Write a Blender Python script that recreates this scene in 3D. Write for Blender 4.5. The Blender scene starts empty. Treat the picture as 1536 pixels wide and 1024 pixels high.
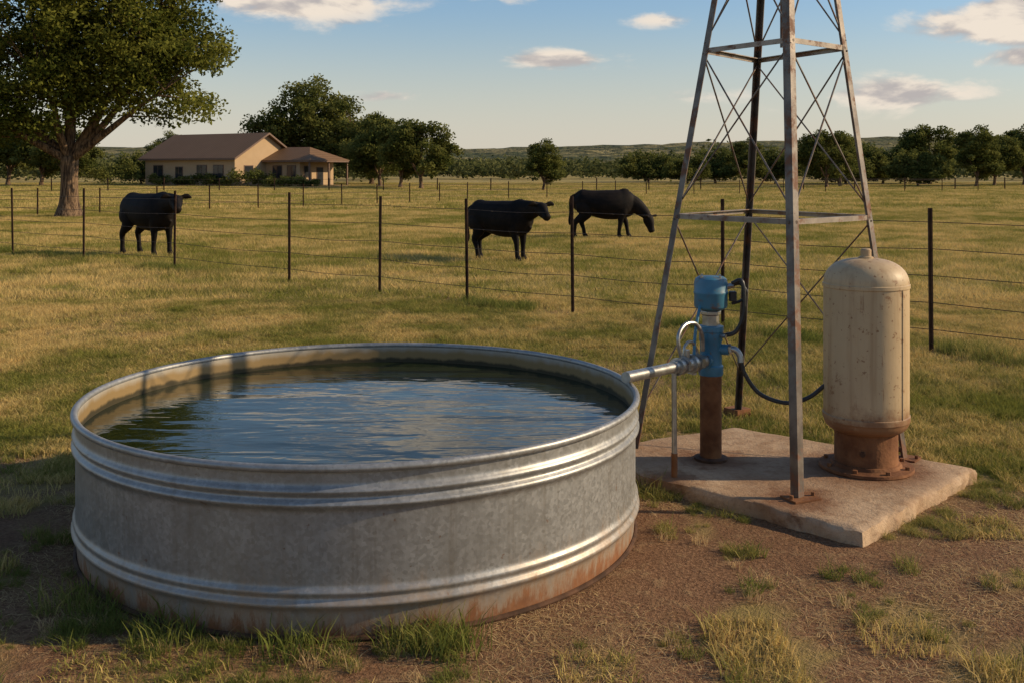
import bpy, math, random
import numpy as np
from mathutils import Vector, Matrix
RS=np.random.RandomState(7); random.seed(7)
scene=bpy.context.scene
COL=scene.collection
# ------------------------------------------------------------------ noise
def _h(xi,yi,seed):
    h=(xi*374761393+yi*668265263+seed*974634777)&0x7fffffff
    h=((h^(h>>13))*1274126177)&0x7fffffff
    h=((h^(h>>15))*1103515245)&0x7fffffff
    return (h&0xffffff)/float(0xffffff)
def vnoise(x,y,seed=0):
    x=np.asarray(x,float);y=np.asarray(y,float)
    xi=np.floor(x).astype(np.int64);yi=np.floor(y).astype(np.int64)
    fx=x-xi;fy=y-yi
    fx=fx*fx*(3-2*fx);fy=fy*fy*(3-2*fy)
    a=_h(xi,yi,seed);b=_h(xi+1,yi,seed);c=_h(xi,yi+1,seed);d=_h(xi+1,yi+1,seed)
    return (a*(1-fx)+b*fx)*(1-fy)+(c*(1-fx)+d*fx)*fy
def fbm(x,y,seed=0,o=4):
    s=0;a=.5;t=0
    for i in range(o):
        s=s+a*vnoise(np.asarray(x)*2**i,np.asarray(y)*2**i,seed+i*17);t+=a;a*=.5
    return s/t
def sstep(a,b,x):
    t=np.clip((x-a)/(b-a),0,1);return t*t*(3-2*t)
# ------------------------------------------------------------------ node helper
class NT:
    def __init__(s,tree): s.t=tree;tree.nodes.clear()
    def n(s,typ,**kw):
        nd=s.t.nodes.new(typ)
        ins=kw.pop('ins',{})
        for k,v in kw.items(): setattr(nd,k,v)
        for k,v in ins.items():
            sk=nd.inputs[k]
            if isinstance(v,bpy.types.NodeSocket): s.t.links.new(v,sk)
            else: sk.default_value=v
        return nd
    def math(s,op,a,b=0.0,c=0.0,clamp=False):
        nd=s.n('ShaderNodeMath',operation=op,use_clamp=clamp)
        for i,v in enumerate((a,b,c)):
            if isinstance(v,bpy.types.NodeSocket): s.t.links.new(v,nd.inputs[i])
            else: nd.inputs[i].default_value=v
        return nd.outputs[0]
    def mix(s,f,a,b,typ='MIX'):
        nd=s.n('ShaderNodeMix',data_type='RGBA',blend_type=typ)
        for k,v in ((0,f),(6,a),(7,b)):
            if isinstance(v,bpy.types.NodeSocket): s.t.links.new(v,nd.inputs[k])
            elif k==0: nd.inputs[0].default_value=v
            else: nd.inputs[k].default_value=(v[0],v[1],v[2],1)
        return nd.outputs[2]
    def ramp(s,f,lo,hi,a=0.,b=1.):
        nd=s.n('ShaderNodeMapRange',interpolation_type='SMOOTHSTEP',ins={'Value':f,'From Min':lo,'From Max':hi,'To Min':a,'To Max':b})
        return nd.outputs[0]
    def noise(s,vec,scale,detail=4,rough=.55,dist=0.):
        nd=s.n('ShaderNodeTexNoise',ins={'Scale':scale,'Detail':detail,'Roughness':rough,'Distortion':dist})
        if vec is not None: s.t.links.new(vec,nd.inputs['Vector'])
        return nd.outputs[0]
    def mapping(s,vec,scale=(1,1,1),loc=(0,0,0)):
        return s.n('ShaderNodeMapping',ins={'Vector':vec,'Scale':scale,'Location':loc}).outputs[0]
def newmat(name):
    m=bpy.data.materials.new(name);m.use_nodes=True
    return m,NT(m.node_tree)
def principled(t,color,rough=.6,metal=0.,bump=None,bstr=.3,bdist=.01,spec=.5,**extra):
    p=t.n('ShaderNodeBsdfPrincipled')
    def st(k,v):
        if isinstance(v,bpy.types.NodeSocket): t.t.links.new(v,p.inputs[k])
        elif k=='Base Color': p.inputs[k].default_value=(v[0],v[1],v[2],1)
        else: p.inputs[k].default_value=v
    st('Base Color',color);st('Roughness',rough);st('Metallic',metal);st('Specular IOR Level',spec)
    for k,v in extra.items(): st(k.replace('_',' '),v)
    if bump is not None:
        b=t.n('ShaderNodeBump',ins={'Strength':bstr,'Distance':bdist,'Height':bump})
        t.t.links.new(b.outputs[0],p.inputs['Normal'])
    return p
def out(t,sh):
    o=t.n('ShaderNodeOutputMaterial');t.t.links.new(sh,o.inputs[0])
def worldpos(t): return t.n('ShaderNodeNewGeometry').outputs['Position']
def objpos(t): return t.n('ShaderNodeTexCoord').outputs['Object']
def sepz(t,v): return t.n('ShaderNodeSeparateXYZ',ins={0:v}).outputs
# ------------------------------------------------------------------ materials
def m_simple(name,c1,c2,scale=8,rough=.6,metal=0,bstr=.2,bd=.005,spec=.5,rust=None,rustamt=.5,rscale=6):
    m,t=newmat(name);P=objpos(t)
    n=t.noise(P,scale,4)
    c=t.mix(t.ramp(n,.3,.7),c1,c2)
    if rust:
        r=t.ramp(t.noise(P,rscale,6,.7),1-rustamt-.05,1-rustamt+.1)
        c=t.mix(r,c,rust)
        metal_=t.math('MULTIPLY',t.math('SUBTRACT',1.,r),metal)
        rough_=t.math('ADD',t.math('MULTIPLY',r,.3),rough,clamp=True)
    else: metal_,rough_=metal,rough
    if bstr>0: out(t,principled(t,c,rough_,metal_,t.noise(P,scale*5,3),bstr,bd,spec).outputs[0])
    else: out(t,principled(t,c,rough_,metal_,spec=spec).outputs[0])
    return m
def m_galv():
    m,t=newmat('galvanized_steel');P=objpos(t);x=sepz(t,P)
    vor=t.n('ShaderNodeTexVoronoi',ins={'Vector':P,'Scale':70.,'Randomness':1.})
    sp=t.n('ShaderNodeSeparateColor',ins={0:vor.outputs['Color']}).outputs[0]
    base=t.mix(sp,(.27,.268,.255),(.36,.355,.34))
    big=t.noise(P,6.,7,.72)
    base=t.mix(t.ramp(big,.38,.66,0,.5),base,(.20,.192,.175))
    st=t.noise(t.mapping(P,(12,12,.6)),1.6,5,.6)
    base=t.mix(t.ramp(st,.52,.75,0,.4),base,(.17,.145,.11))
    spots=t.noise(P,24,3,.6)
    base=t.mix(t.ramp(spots,.68,.74,0,.6),base,(.18,.09,.045))
    zr=t.math('ADD',x[2],t.math('MULTIPLY',t.math('SUBTRACT',t.noise(t.mapping(P,(6,6,1.6)),1.4,8,.78),.5),.55))
    rust=t.ramp(zr,.10,.0)
    stain=t.ramp(zr,.26,.02,0,.75)
    base=t.mix(stain,base,(.33,.215,.12))
    rc=t.mix(t.noise(P,30,4),(.11,.038,.012),(.30,.125,.045))
    base=t.mix(rust,base,rc)
    met=t.math('MULTIPLY',t.math('SUBTRACT',1.,t.math('MAXIMUM',rust,stain)),.5)
    rg=t.math('ADD',t.math('ADD',.40,t.math('MULTIPLY',sp,.10)),t.math('MULTIPLY',rust,.35))
    out(t,principled(t,base,rg,met,t.noise(P,14,5),.3,.003).outputs[0]);return m
def m_inner():
    m,t=newmat('tank_inner_steel');P=objpos(t);x=sepz(t,P)
    base=t.mix(t.noise(P,14,4),(.30,.27,.215),(.39,.35,.29))
    zr=t.math('ADD',x[2],t.math('MULTIPLY',t.math('SUBTRACT',t.noise(t.mapping(P,(7,7,2)),1.5,5),.5),.06))
    base=t.mix(t.ramp(zr,.66,.615),base,(.25,.165,.065))
    base=t.mix(t.ramp(zr,.595,.575),base,(.045,.034,.012))
    out(t,principled(t,base,.6,.2,t.noise(P,9,4),.2,.004).outputs[0]);return m
def m_water():
    m,t=newmat('water');P=worldpos(t)
    n1=t.noise(t.mapping(P,(1.5,4.4,1)),1.0,2,.45,.6)
    n2=t.noise(t.mapping(P,(5,15,1),(3,1,0)),1.0,2,.5,.5)
    h=t.math('ADD',n1,t.math('MULTIPLY',n2,.20))
    c=t.mix(t.noise(P,1.2,3),(.006,.012,.005),(.022,.028,.008))
    out(t,principled(t,c,.02,0,h,.24,.035,.5,IOR=1.40).outputs[0]);return m
def m_ground():
    m,t=newmat('ground');P=worldpos(t)
    a=t.n('ShaderNodeAttribute',attribute_name='dirt').outputs['Fac']
    n1=t.noise(P,.16,4,.6);n2=t.noise(P,1.7,5,.65);n3=t.noise(P,55,4,.75);n4=t.noise(P,9,5,.7)
    g=t.mix(t.ramp(n1,.35,.65),(.39,.285,.10),(.29,.24,.075))
    g=t.mix(t.ramp(n2,.35,.7,0,.7),g,(.39,.28,.12))
    g=t.mix(t.ramp(n4,.45,.75,0,.6),g,(.16,.12,.047))
    fa=t.noise(t.mapping(P,(.02,.05,1)),1.,5,.7)
    g=t.mix(t.ramp(fa,.42,.6,0,.5),g,(.34,.27,.09))
    d=t.mix(t.ramp(n3,.32,.68),(.13,.062,.031),(.35,.20,.11))
    d=t.mix(t.ramp(n2,.4,.65,0,.5),d,(.19,.098,.05))
    d=t.mix(t.ramp(n4,.50,.70,0,.75),d,(.37,.24,.125))
    c=t.mix(a,g,d)
    hb=t.math('ADD',t.math('MULTIPLY',n3,.6),n4)
    out(t,principled(t,c,.95,0,hb,1.,.05,.1).outputs[0]);return m
def m_grass(name,gr,st,bias=0.):
    m,t=newmat(name);P=worldpos(t)
    at=t.n('ShaderNodeAttribute',attribute_name='rnd').outputs['Fac']
    n=t.noise(P,.22,2);n2=t.noise(P,1.1,2)
    f=t.math('ADD',t.math('MULTIPLY',at,.55),t.math('ADD',t.math('MULTIPLY',t.math('SUBTRACT',n,.5),2.0),t.math('MULTIPLY',t.math('SUBTRACT',n2,.5),1.8)))
    f=t.ramp(f,-.1+bias,.70+bias)
    c=t.mix(f,gr,st)
    df=t.n('ShaderNodeBsdfDiffuse',ins={'Color':c})
    tr=t.n('ShaderNodeBsdfTranslucent',ins={'Color':c})
    mx=t.n('ShaderNodeMixShader',ins={0:.35,1:df.outputs[0],2:tr.outputs[0]})
    out(t,mx.outputs[0]);return m
def m_leaf(name,c1,c2,tr=.3):
    m,t=newmat(name)
    at=t.n('ShaderNodeAttribute',attribute_name='rnd').outputs['Fac']
    c=t.mix(t.ramp(at,.05,.9),c1,c2)
    df=t.n('ShaderNodeBsdfDiffuse',ins={'Color':c})
    trn=t.n('ShaderNodeBsdfTranslucent',ins={'Color':c})
    mx=t.n('ShaderNodeMixShader',ins={0:tr,1:df.outputs[0],2:trn.outputs[0]})
    out(t,mx.outputs[0]);return m
def m_bark():
    m,t=newmat('bark');P=objpos(t)
    n=t.noise(t.mapping(P,(9,9,1.0)),1.5,5,.65)
    c=t.mix(t.ramp(n,.38,.62),(.045,.028,.018),(.24,.155,.09))
    out(t,principled(t,c,.9,0,n,1.,.10,.2).outputs[0]);return m
def m_hills():
    m,t=newmat('hills');P=worldpos(t)
    n=t.noise(t.mapping(P,(.010,.006,.02)),1.,7,.72);n2=t.noise(t.mapping(P,(.06,.03,.05)),1.,4,.65)
    c=t.mix(t.ramp(n,.45,.58),(.23,.19,.085),(.075,.082,.036))
    c=t.mix(t.ramp(n2,.42,.60,0,.8),c,(.032,.042,.020))
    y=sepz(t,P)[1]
    c=t.mix(t.ramp(y,600,2600,0,.22),c,(.17,.18,.17))  # aerial haze painted into the colour, growing with distance
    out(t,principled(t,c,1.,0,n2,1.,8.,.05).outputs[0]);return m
def m_concrete():
    m,t=newmat('concrete');P=worldpos(t)
    n=t.noise(P,3,7,.7);n2=t.noise(P,45,5,.75);n5=t.noise(P,11,6,.7)
    c=t.mix(t.ramp(n,.33,.66),(.35,.225,.13),(.52,.37,.235))
    c=t.mix(t.ramp(n5,.47,.66,0,.6),c,(.26,.155,.085))
    c=t.mix(t.ramp(n2,.52,.74,0,.5),c,(.18,.115,.07))
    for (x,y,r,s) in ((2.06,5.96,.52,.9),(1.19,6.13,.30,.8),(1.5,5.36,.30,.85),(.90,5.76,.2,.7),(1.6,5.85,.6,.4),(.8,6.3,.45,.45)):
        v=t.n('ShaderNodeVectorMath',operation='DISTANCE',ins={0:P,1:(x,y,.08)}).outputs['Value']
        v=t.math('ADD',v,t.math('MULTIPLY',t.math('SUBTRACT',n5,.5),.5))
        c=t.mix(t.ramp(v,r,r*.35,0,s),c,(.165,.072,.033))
    hb=t.math('ADD',n2,n5)
    out(t,principled(t,c,.92,0,hb,.7,.012,.15).outputs[0]);return m
def m_cream():
    m,t=newmat('cream_paint');P=objpos(t);z=sepz(t,P)[2]
    c=t.mix(t.noise(P,5,6),(.43,.31,.17),(.52,.385,.225))
    c=t.mix(t.ramp(t.noise(t.mapping(P,(14,14,.8)),1.3,5,.6),.46,.70,0,.6),c,(.32,.20,.10))
    c=t.mix(t.ramp(t.noise(t.mapping(P,(30,30,2.5)),1.3,5,.65),.62,.70,0,.7),c,(.24,.12,.055))
    c=t.mix(t.ramp(t.noise(P,30,4,.6),.62,.68,0,.8),c,(.20,.09,.035))
    c=t.mix(t.ramp(t.noise(P,7,8,.75),.59,.66,0,.8),c,(.23,.11,.045))
    zz=t.math('ADD',z,t.math('MULTIPLY',t.math('SUBTRACT',t.noise(P,8,7,.7),.5),.35))
    c=t.mix(t.ramp(zz,.40,.27,0,.9),c,(.20,.09,.04))
    c=t.mix(t.ramp(zz,1.16,1.33,0,.6),c,(.28,.16,.08))
    out(t,principled(t,c,.5,0,t.noise(P,20,5),.3,.005,.35).outputs[0]);return m
def m_roof():
    m,t=newmat('metal_roof');P=objpos(t)
    w=t.n('ShaderNodeTexWave',wave_type='BANDS',bands_direction='X',ins={'Vector':P,'Scale':.7,'Distortion':0.}).outputs['Fac']
    c=t.mix(t.noise(P,.6,5),(.15,.085,.040),(.20,.115,.058))
    c=t.mix(t.ramp(w,.85,.98,0,.6),c,(.08,.045,.022))
    out(t,principled(t,c,.65,.0,w,.3,.05,.2).outputs[0]);return m
def m_wall():
    m,t=newmat('siding_wall');P=objpos(t)
    c=t.mix(t.noise(P,1.2,5),(.37,.25,.14),(.46,.33,.20))
    out(t,principled(t,c,.85,0,t.noise(P,6,5),.3,.02,.2).outputs[0]);return m
GALV=m_galv();INNER=m_inner();WATER=m_water();GROUND=m_ground();BARK=m_bark();HILLS=m_hills();CONC=m_concrete();CREAM=m_cream()
ROOF=m_roof();WALL=m_wall()
RUST=m_simple('rusted_iron',(.12,.045,.017),(.24,.105,.042),9,.85,.15,.6,.006,.3)
RUSTD=m_simple('dark_rusted_iron',(.05,.026,.015),(.12,.06,.032),12,.85,.2,.5,.004,.3)
BLUE=m_simple('blue_paint',(.035,.13,.20),(.05,.18,.27),6,.42,0,.15,.003,.5,rust=(.14,.08,.05),rustamt=.42,rscale=14)
ZINC=m_simple('zinc_fitting',(.30,.29,.27),(.44,.43,.40),20,.36,.85,.2,.002,.5,rust=(.2,.1,.05),rustamt=.36,rscale=12)
BLACK=m_simple('black_rubber',(.012,.012,.012),(.03,.028,.026),20,.45,0,.1,.001)
TOWER=m_simple('weathered_tower_steel',(.085,.067,.055),(.19,.16,.13),7,.5,.5,.3,.003,.5,rust=(.15,.065,.03),rustamt=.47,rscale=9)
TOWERL=m_simple('weathered_strut_steel',(.20,.165,.13),(.32,.27,.22),7,.5,.5,.3,.003,.5,rust=(.17,.085,.045),rustamt=.45,rscale=9)
WIRE=m_simple('fence_wire',(.05,.035,.025),(.10,.07,.05),30,.6,.4,0)
HIDE=m_simple('black_hide',(.0035,.0025,.002),(.012,.0075,.005),5,.7,0,.3,.01,.15)
GLASS=m_simple('dark_window_glass',(.02,.022,.025),(.03,.032,.036),1,.12,0,.0,.001)
TRIM=m_simple('brown_trim',(.12,.07,.045),(.16,.095,.06),3,.7,0,0)
LEAF=m_leaf('oak_leaves',(.045,.060,.011),(.19,.19,.036),.38)
LEAF2=m_leaf('far_oak_leaves',(.05,.064,.016),(.18,.18,.048),.35)
LEAF3=m_leaf('distant_leaves',(.045,.056,.020),(.135,.135,.050),.3)
GRS=m_grass('field_grass',(.21,.21,.045),(.64,.46,.18))
GRG=m_grass('green_grass',(.155,.175,.040),(.44,.345,.12),.2)
GRD=m_grass('dry_straw',(.34,.24,.11),(.60,.43,.22),-.3)
# ------------------------------------------------------------------ mesh builder
def catmull(pts,k):
    P=[np.array(p,float) for p in pts]
    if len(P)<3 or k<=1: return P
    P2=[2*P[0]-P[1]]+P+[2*P[-1]-P[-2]]
    o=[]
    for i in range(1,len(P2)-2):
        a,b,c,d=P2[i-1:i+3]
        for j in range(k):
            u=j/k
            o.append(.5*((2*b)+(-a+c)*u+(2*a-5*b+4*c-d)*u*u+(-a+3*b-3*c+d)*u**3))
    o.append(P[-1]);return o
class MB:
    def __init__(s): s.v=[];s.f=[]
    def tube(s,pts,rad,n=10,k=1,side=None,cap=True):
        if not hasattr(rad,'__len__'): rad=[rad]*len(pts)
        full=[list(p)+(list(r) if hasattr(r,'__len__') else [r,r]) for p,r in zip(pts,rad)]
        full=catmull(full,k)
        full=[np.array(q,float) for q in full]
        base=len(s.v);m=len(full)
        up=None
        for i,q in enumerate(full):
            p=q[:3]
            t=(full[min(i+1,m-1)][:3]-full[max(i-1,0)][:3]);t/=max(np.linalg.norm(t),1e-9)
            if side is not None:
                sd=np.array(side,float)
            else:
                sd=up if up is not None else (np.array([0,0,1.]) if abs(t[2])<.9 else np.array([1.,0,0]))
            sd=sd-t*np.dot(sd,t);sd/=max(np.linalg.norm(sd),1e-9)
            if side is None: up=sd
            w=np.cross(t,sd)
            r1,r2=max(q[3],1e-4),max(q[4],1e-4)
            for j in range(n):
                a=2*math.pi*j/n
                s.v.append(tuple(p+sd*math.cos(a)*r1+w*math.sin(a)*r2))
        for i in range(m-1):
            for j in range(n):
                a=base+i*n+j;b=base+i*n+(j+1)%n
                s.f.append((a,b,b+n,a+n))
        if cap:
            s.f.append(tuple(base+j for j in range(n))[::-1])
            s.f.append(tuple(base+(m-1)*n+j for j in range(n)))
        return s
    def lathe(s,prof,c=(0,0,0),n=64,closed=False):
        base=len(s.v);m=len(prof)
        for r,z in prof:
            for j in range(n):
                a=2*math.pi*j/n
                s.v.append((c[0]+r*math.cos(a),c[1]+r*math.sin(a),c[2]+z))
        for i in range(m-1+(1 if closed else 0)):
            i2=(i+1)%m
            for j in range(n):
                j2=(j+1)%n
                s.f.append((base+i*n+j,base+i*n+j2,base+i2*n+j2,base+i2*n+j))
        return s
    def prism(s,poly,p0,p1,A,B):
        base=len(s.v);n=len(poly);A=np.array(A,float);B=np.array(B,float)
        for p in (p0,p1):
            for a,b in poly: s.v.append(tuple(np.array(p,float)+A*a+B*b))
        for j in range(n):
            j2=(j+1)%n;s.f.append((base+j,base+j2,base+n+j2,base+n+j))
        s.f.append(tuple(range(base,base+n))[::-1]);s.f.append(tuple(range(base+n,base+2*n)))
        return s
    def angle(s,p0,p1,A,B,w=.05,t=.006):
        d=np.array(p1,float)-np.array(p0,float);d/=np.linalg.norm(d)
        A=np.array(A,float);A-=d*np.dot(A,d);A/=np.linalg.norm(A)
        B=np.array(B,float);B-=d*np.dot(B,d);B/=np.linalg.norm(B)
        return s.prism([(0,0),(w,0),(w,t),(t,t),(t,w),(0,w)],p0,p1,A,B)
    def box(s,c,sz,rz=0.):
        ca,sa=math.cos(rz),math.sin(rz)
        x,y,z=sz[0]/2,sz[1]/2,sz[2]/2
        return s.prism([(-x,-y),(x,-y),(x,y),(-x,y)],(c[0],c[1],c[2]-z),(c[0],c[1],c[2]+z),(ca,sa,0),(-sa,ca,0))
    def obj(s,name,mat,parent=None,smooth=True,ang=35,bevel=0,loc=None):
        me=bpy.data.meshes.new(name);me.from_pydata(s.v,[],s.f);me.validate();me.update()
        me.materials.append(mat)
        if smooth:
            me.polygons.foreach_set('use_smooth',[True]*len(me.polygons))
            try: me.set_sharp_from_angle(angle=math.radians(ang))
            except Exception: pass
        o=bpy.data.objects.new(name,me);COL.objects.link(o)
        if parent: o.parent=parent
        if loc: o.location=loc
        if bevel:
            b=o.modifiers.new('bev','BEVEL');b.width=bevel;b.segments=2;b.limit_method='ANGLE'
        return o
def empty(name,loc=(0,0,0),rz=0.):
    e=bpy.data.objects.new(name,None);COL.objects.link(e);e.location=loc;e.rotation_euler=(0,0,rz);e.empty_display_size=.2
    return e
def npmesh(name,V,F,mat,attrs=None,smooth=False):
    me=bpy.data.meshes.new(name)
    k=F.shape[1]
    me.vertices.add(len(V));me.vertices.foreach_set('co',np.asarray(V,np.float32).ravel())
    me.loops.add(F.size);me.loops.foreach_set('vertex_index',F.astype(np.int32).ravel())
    me.polygons.add(len(F));me.polygons.foreach_set('loop_start',np.arange(0,F.size,k,dtype=np.int32))
    if smooth: me.polygons.foreach_set('use_smooth',np.ones(len(F),bool))
    me.update(calc_edges=True)
    if attrs:
        for kk,a in attrs.items():
            at=me.attributes.new(kk,'FLOAT','POINT');at.data.foreach_set('value',np.asarray(a,np.float32))
    me.materials.append(mat);return me
# ------------------------------------------------------------------ ground sheet
def dirt_f(x,y):
    d=np.sqrt(((x-.5)/5.4)**2+((y-3.0)/4.0)**2)
    d2=np.sqrt((x+.75)**2+(y-5.3)**2)
    n=fbm(x*1.1,y*1.1,3,4);n3=fbm(x*3.1,y*3.1,23,3)
    v=1-sstep(.72,1.14,d+(n-.5)*1.15)
    v=v*(1-.75*sstep(.59,.68,n3))
    n2=fbm(x*1.7+9,y*1.7,13,3)
    v2=(1-sstep(1.45,2.1,d2+(n2-.5)*.8))*.95
    base=np.maximum(v,v2)
    band=.6*np.exp(-((y-(12-.8*x)*.78)/2.2)**2)*sstep(.4,.65,fbm(x*.6,y*.9,31,4))
    fl=.75*np.exp(-((y-(22.5-.825*(x+10.97)))/.55)**2)*sstep(.35,.6,fbm(x*1.1,y*.9,33,3))
    return np.clip(np.maximum(np.maximum(base,band),fl),0,1)
def gz(x,y):
    a=(fbm(x*.8,y*.8,5,3)-.5)*.05+(fbm(x*3.1,y*3.1,6,3)-.5)*.035
    d2=np.sqrt((x+.75)**2+(y-5.3)**2)
    k=sstep(1.3,2.2,d2)
    dp=np.sqrt((x-1.5)**2+(y-6)**2);k=k*sstep(1.2,2.0,dp)
    far=(fbm(x*.03,y*.03,8,3)-.5)*.5*sstep(20,60,y)*(1-sstep(90,130,y))
    return a*k+far*.6
def axis(parts):
    o=[]
    for a,b,st in parts: o+=list(np.arange(a,b,st))
    o.append(parts[-1][1]);return np.array(o)
xs=axis([(-4000,-400,300),(-400,-60,20),(-60,-12,2),(-12,12,.08),(12,60,2),(60,400,20),(400,4000,300)])
ys=axis([(-200,-20,20),(-20,0,1),(0,16,.08),(16,60,1.),(60,200,7),(200,4000,200)])
X,Y=np.meshgrid(xs,ys);Z=gz(X,Y);D=dirt_f(X,Y)
V=np.stack([X.ravel(),Y.ravel(),Z.ravel()],1)
nx,ny=len(xs),len(ys);I=np.arange(nx*ny).reshape(ny,nx)
F=np.stack([I[:-1,:-1].ravel(),I[:-1,1:].ravel(),I[1:,1:].ravel(),I[1:,:-1].ravel()],1)
ground=bpy.data.objects.new('ground',npmesh('ground',V,F,GROUND,{'dirt':D.ravel()},True));COL.objects.link(ground)
# hills
hx=np.arange(-3200,3201,25.);hy=np.concatenate([np.arange(420,1700,22.),np.arange(1700,3000,100.)])
X,Y=np.meshgrid(hx,hy)
rise=sstep(430,1650,Y)
ridge=(39+15*sstep(-200,700,X*1600/np.maximum(Y,1))+9*(fbm(X*.0022,Y*.001,41,4)-.5)*2)
Z=-2+rise*ridge*1.02+rise*(fbm(X*.008,Y*.008,44,4)-.5)*9+ (vnoise(X*.04,Y*.04,47)-.5)*4*rise
V=np.stack([X.ravel(),Y.ravel(),Z.ravel()],1);nx,ny=len(hx),len(hy);I=np.arange(nx*ny).reshape(ny,nx)
F=np.stack([I[:-1,:-1].ravel(),I[:-1,1:].ravel(),I[1:,1:].ravel(),I[1:,:-1].ravel()],1)
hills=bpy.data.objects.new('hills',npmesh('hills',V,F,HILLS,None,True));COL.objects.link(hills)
# ------------------------------------------------------------------ grass
def blades(nb,rad,h0,h1,w,lean,seed,mat,name,flat=0.,square=False,simple=False):
    r=np.random.RandomState(seed)
    if square:
        bx,by=(r.rand(nb)-.5)*rad,(r.rand(nb)-.5)*rad
        cn=.45+1.1*fbm(bx/rad*3.0+seed*7,by/rad*3.0,seed,2)
    else:
        a=r.rand(nb)*2*np.pi;rr=rad*np.sqrt(r.rand(nb))
        bx,by=np.cos(a)*rr,np.sin(a)*rr;cn=1.
    h=(h0+(h1-h0)*r.rand(nb)**1.5)*cn
    la=r.rand(nb)*2*np.pi
    ln=lean*(.3+r.rand(nb))*h
    dx,dy=np.cos(la)*ln,np.sin(la)*ln
    fa=r.rand(nb)*np.pi;wx,wy=np.cos(fa)*w,np.sin(fa)*w
    ww=.6+.8*r.rand(nb);wx*=ww;wy*=ww
    hz=h*np.sqrt(np.clip(1-(lean*.5)**2,.1,1))*(1-flat)
    z0=-.01
    if simple:
        v=np.zeros((nb,3,3))
        v[:,0]=np.stack([bx-wx,by-wy,z0+0*h],1);v[:,1]=np.stack([bx+wx,by+wy,z0+0*h],1);v[:,2]=np.stack([bx+dx,by+dy,hz],1)
        F=np.arange(nb*3).reshape(nb,3);rnd=np.repeat(r.rand(nb),3)
        me=npmesh(name,v.reshape(-1,3),F,mat,{'rnd':rnd});return bpy.data.objects.new(name,me)
    v=np.zeros((nb,5,3))
    v[:,0]=np.stack([bx-wx,by-wy,z0+0*h],1);v[:,1]=np.stack([bx+wx,by+wy,z0+0*h],1)
    mx,my=bx+dx*.35,by+dy*.35
    v[:,2]=np.stack([mx+wx*.8,my+wy*.8,hz*.6],1);v[:,3]=np.stack([mx-wx*.8,my-wy*.8,hz*.6],1)
    v[:,4]=np.stack([bx+dx,by+dy,hz],1)
    b=np.arange(nb)[:,None]*5
    F=np.concatenate([b+np.array([[0,1,2]]),b+np.array([[0,2,3]]),b+np.array([[3,2,4]])])
    rnd=np.repeat(r.rand(nb),5)
    me=npmesh(name,v.reshape(-1,3),F,mat,{'rnd':rnd});return bpy.data.objects.new(name,me)
pc=bpy.data.collections.new('grass_parts')
NT_=.30;MT_=1.2;FT_=4.0
protos=[]
for di,dn in enumerate((1.0,.6,.3,.1)):
    for k in range(3):
        protos.append(blades(int(1150*dn),NT_,.022,.07,.0022,1.0,10+di*3+k,GRS,'g%02d_near'%(di*3+k),square=True))
for k in range(4): protos.append(blades(1500,MT_,.045,.11,.0062,.9,30+k,GRS,'g%02d_mid'%(12+k),square=True,simple=True))
for k in range(3): protos.append(blades(1900,FT_,.07,.18,.018,.8,40+k,GRS,'g%02d_far'%(16+k),square=True,simple=True))
protos+=[
 blades(90,.07,.04,.125,.0020,1.1,3,GRG,'g19_tuft'),
 blades(60,.05,.03,.10,.0018,1.2,4,GRG,'g20_tuft'),
 blades(50,.14,.015,.055,.0017,2.2,5,GRD,'g21_straw',.4),
 blades(50,.16,.015,.05,.0017,2.6,6,GRD,'g22_straw',.4),
 blades(100,.22,.08,.25,.004,.7,10,GRG,'g23_tall'),
 blades(40,.05,.04,.11,.0016,1.0,55,GRD,'g24_drytuft'),
]
for o in protos: pc.objects.link(o)
def region(n,y0,y1,mx=.54,pad=.9,r=RS):
    y=np.sqrt(r.rand(n)*(y1**2-y0**2)+y0**2)
    x=(r.rand(n)*2-1)*(y*mx+pad);return x,y
PX=[];PY=[];PI=[];PS=[];PZ=[];PR=[]
QP=[(1.68,4.91),(2.70,5.96),(1.50,6.92),(.29,6.29)]
def addp(x,y,i,s,rm=.0,rot=None,sz=None):
    d2=np.sqrt((x+.755)**2+(y-5.297)**2)
    k=d2>1.40+rm
    ins=np.ones(len(x),bool)
    for a in range(4):
        p,r_=QP[a],QP[(a+1)%4]
        L_=math.hypot(r_[0]-p[0],r_[1]-p[1])
        ins&=((r_[0]-p[0])*(y-p[1])-(r_[1]-p[1])*(x-p[0]))/L_>-.02-rm
    k&=~ins
    PX.append(x[k]);PY.append(y[k]);PI.append(i[k]);PS.append(s[k]);PZ.append((s if sz is None else sz)[k])
    PR.append((RS.rand(len(x))*6.283 if rot is None else rot)[k])
def tiles(T,y0,y1,mx,pad):
    gx,gy=np.meshgrid(np.arange(-math.ceil((y1*mx+pad)/T),math.ceil((y1*mx+pad)/T)+1)*T,np.arange(y0+T/2,y1,T))
    gx=gx.ravel();gy=gy.ravel();k=np.abs(gx)<gy*mx+pad+T;return gx[k],gy[k]
x,y=tiles(NT_,2.3,14.3,.54,.9);d=dirt_f(x,y);lv=np.clip((d*4.4+RS.rand(len(x))*.9-.3).astype(int),0,4)
k=lv<4;x,y,lv=x[k],y[k],lv[k];one=np.ones(len(x))
addp(x,y,lv*3+RS.randint(0,3,len(x)),one,.17,RS.randint(0,4,len(x))*math.pi/2,.45+fbm(x*.9,y*.9,61,3)*1.1)
x,y=region(9000,3.2,8.5,.3,1.8);d=dirt_f(x,y);dd=np.sqrt((x+.755)**2+(y-5.297)**2)
k=((dd<1.75)|((np.abs(x-1.5)<1.6)&(np.abs(y-5.9)<1.4)))&(RS.rand(len(x))>d);x,y=x[k],y[k]
addp(x,y,RS.randint(19,21,len(x)),.25+.35*RS.rand(len(x)))
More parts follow.
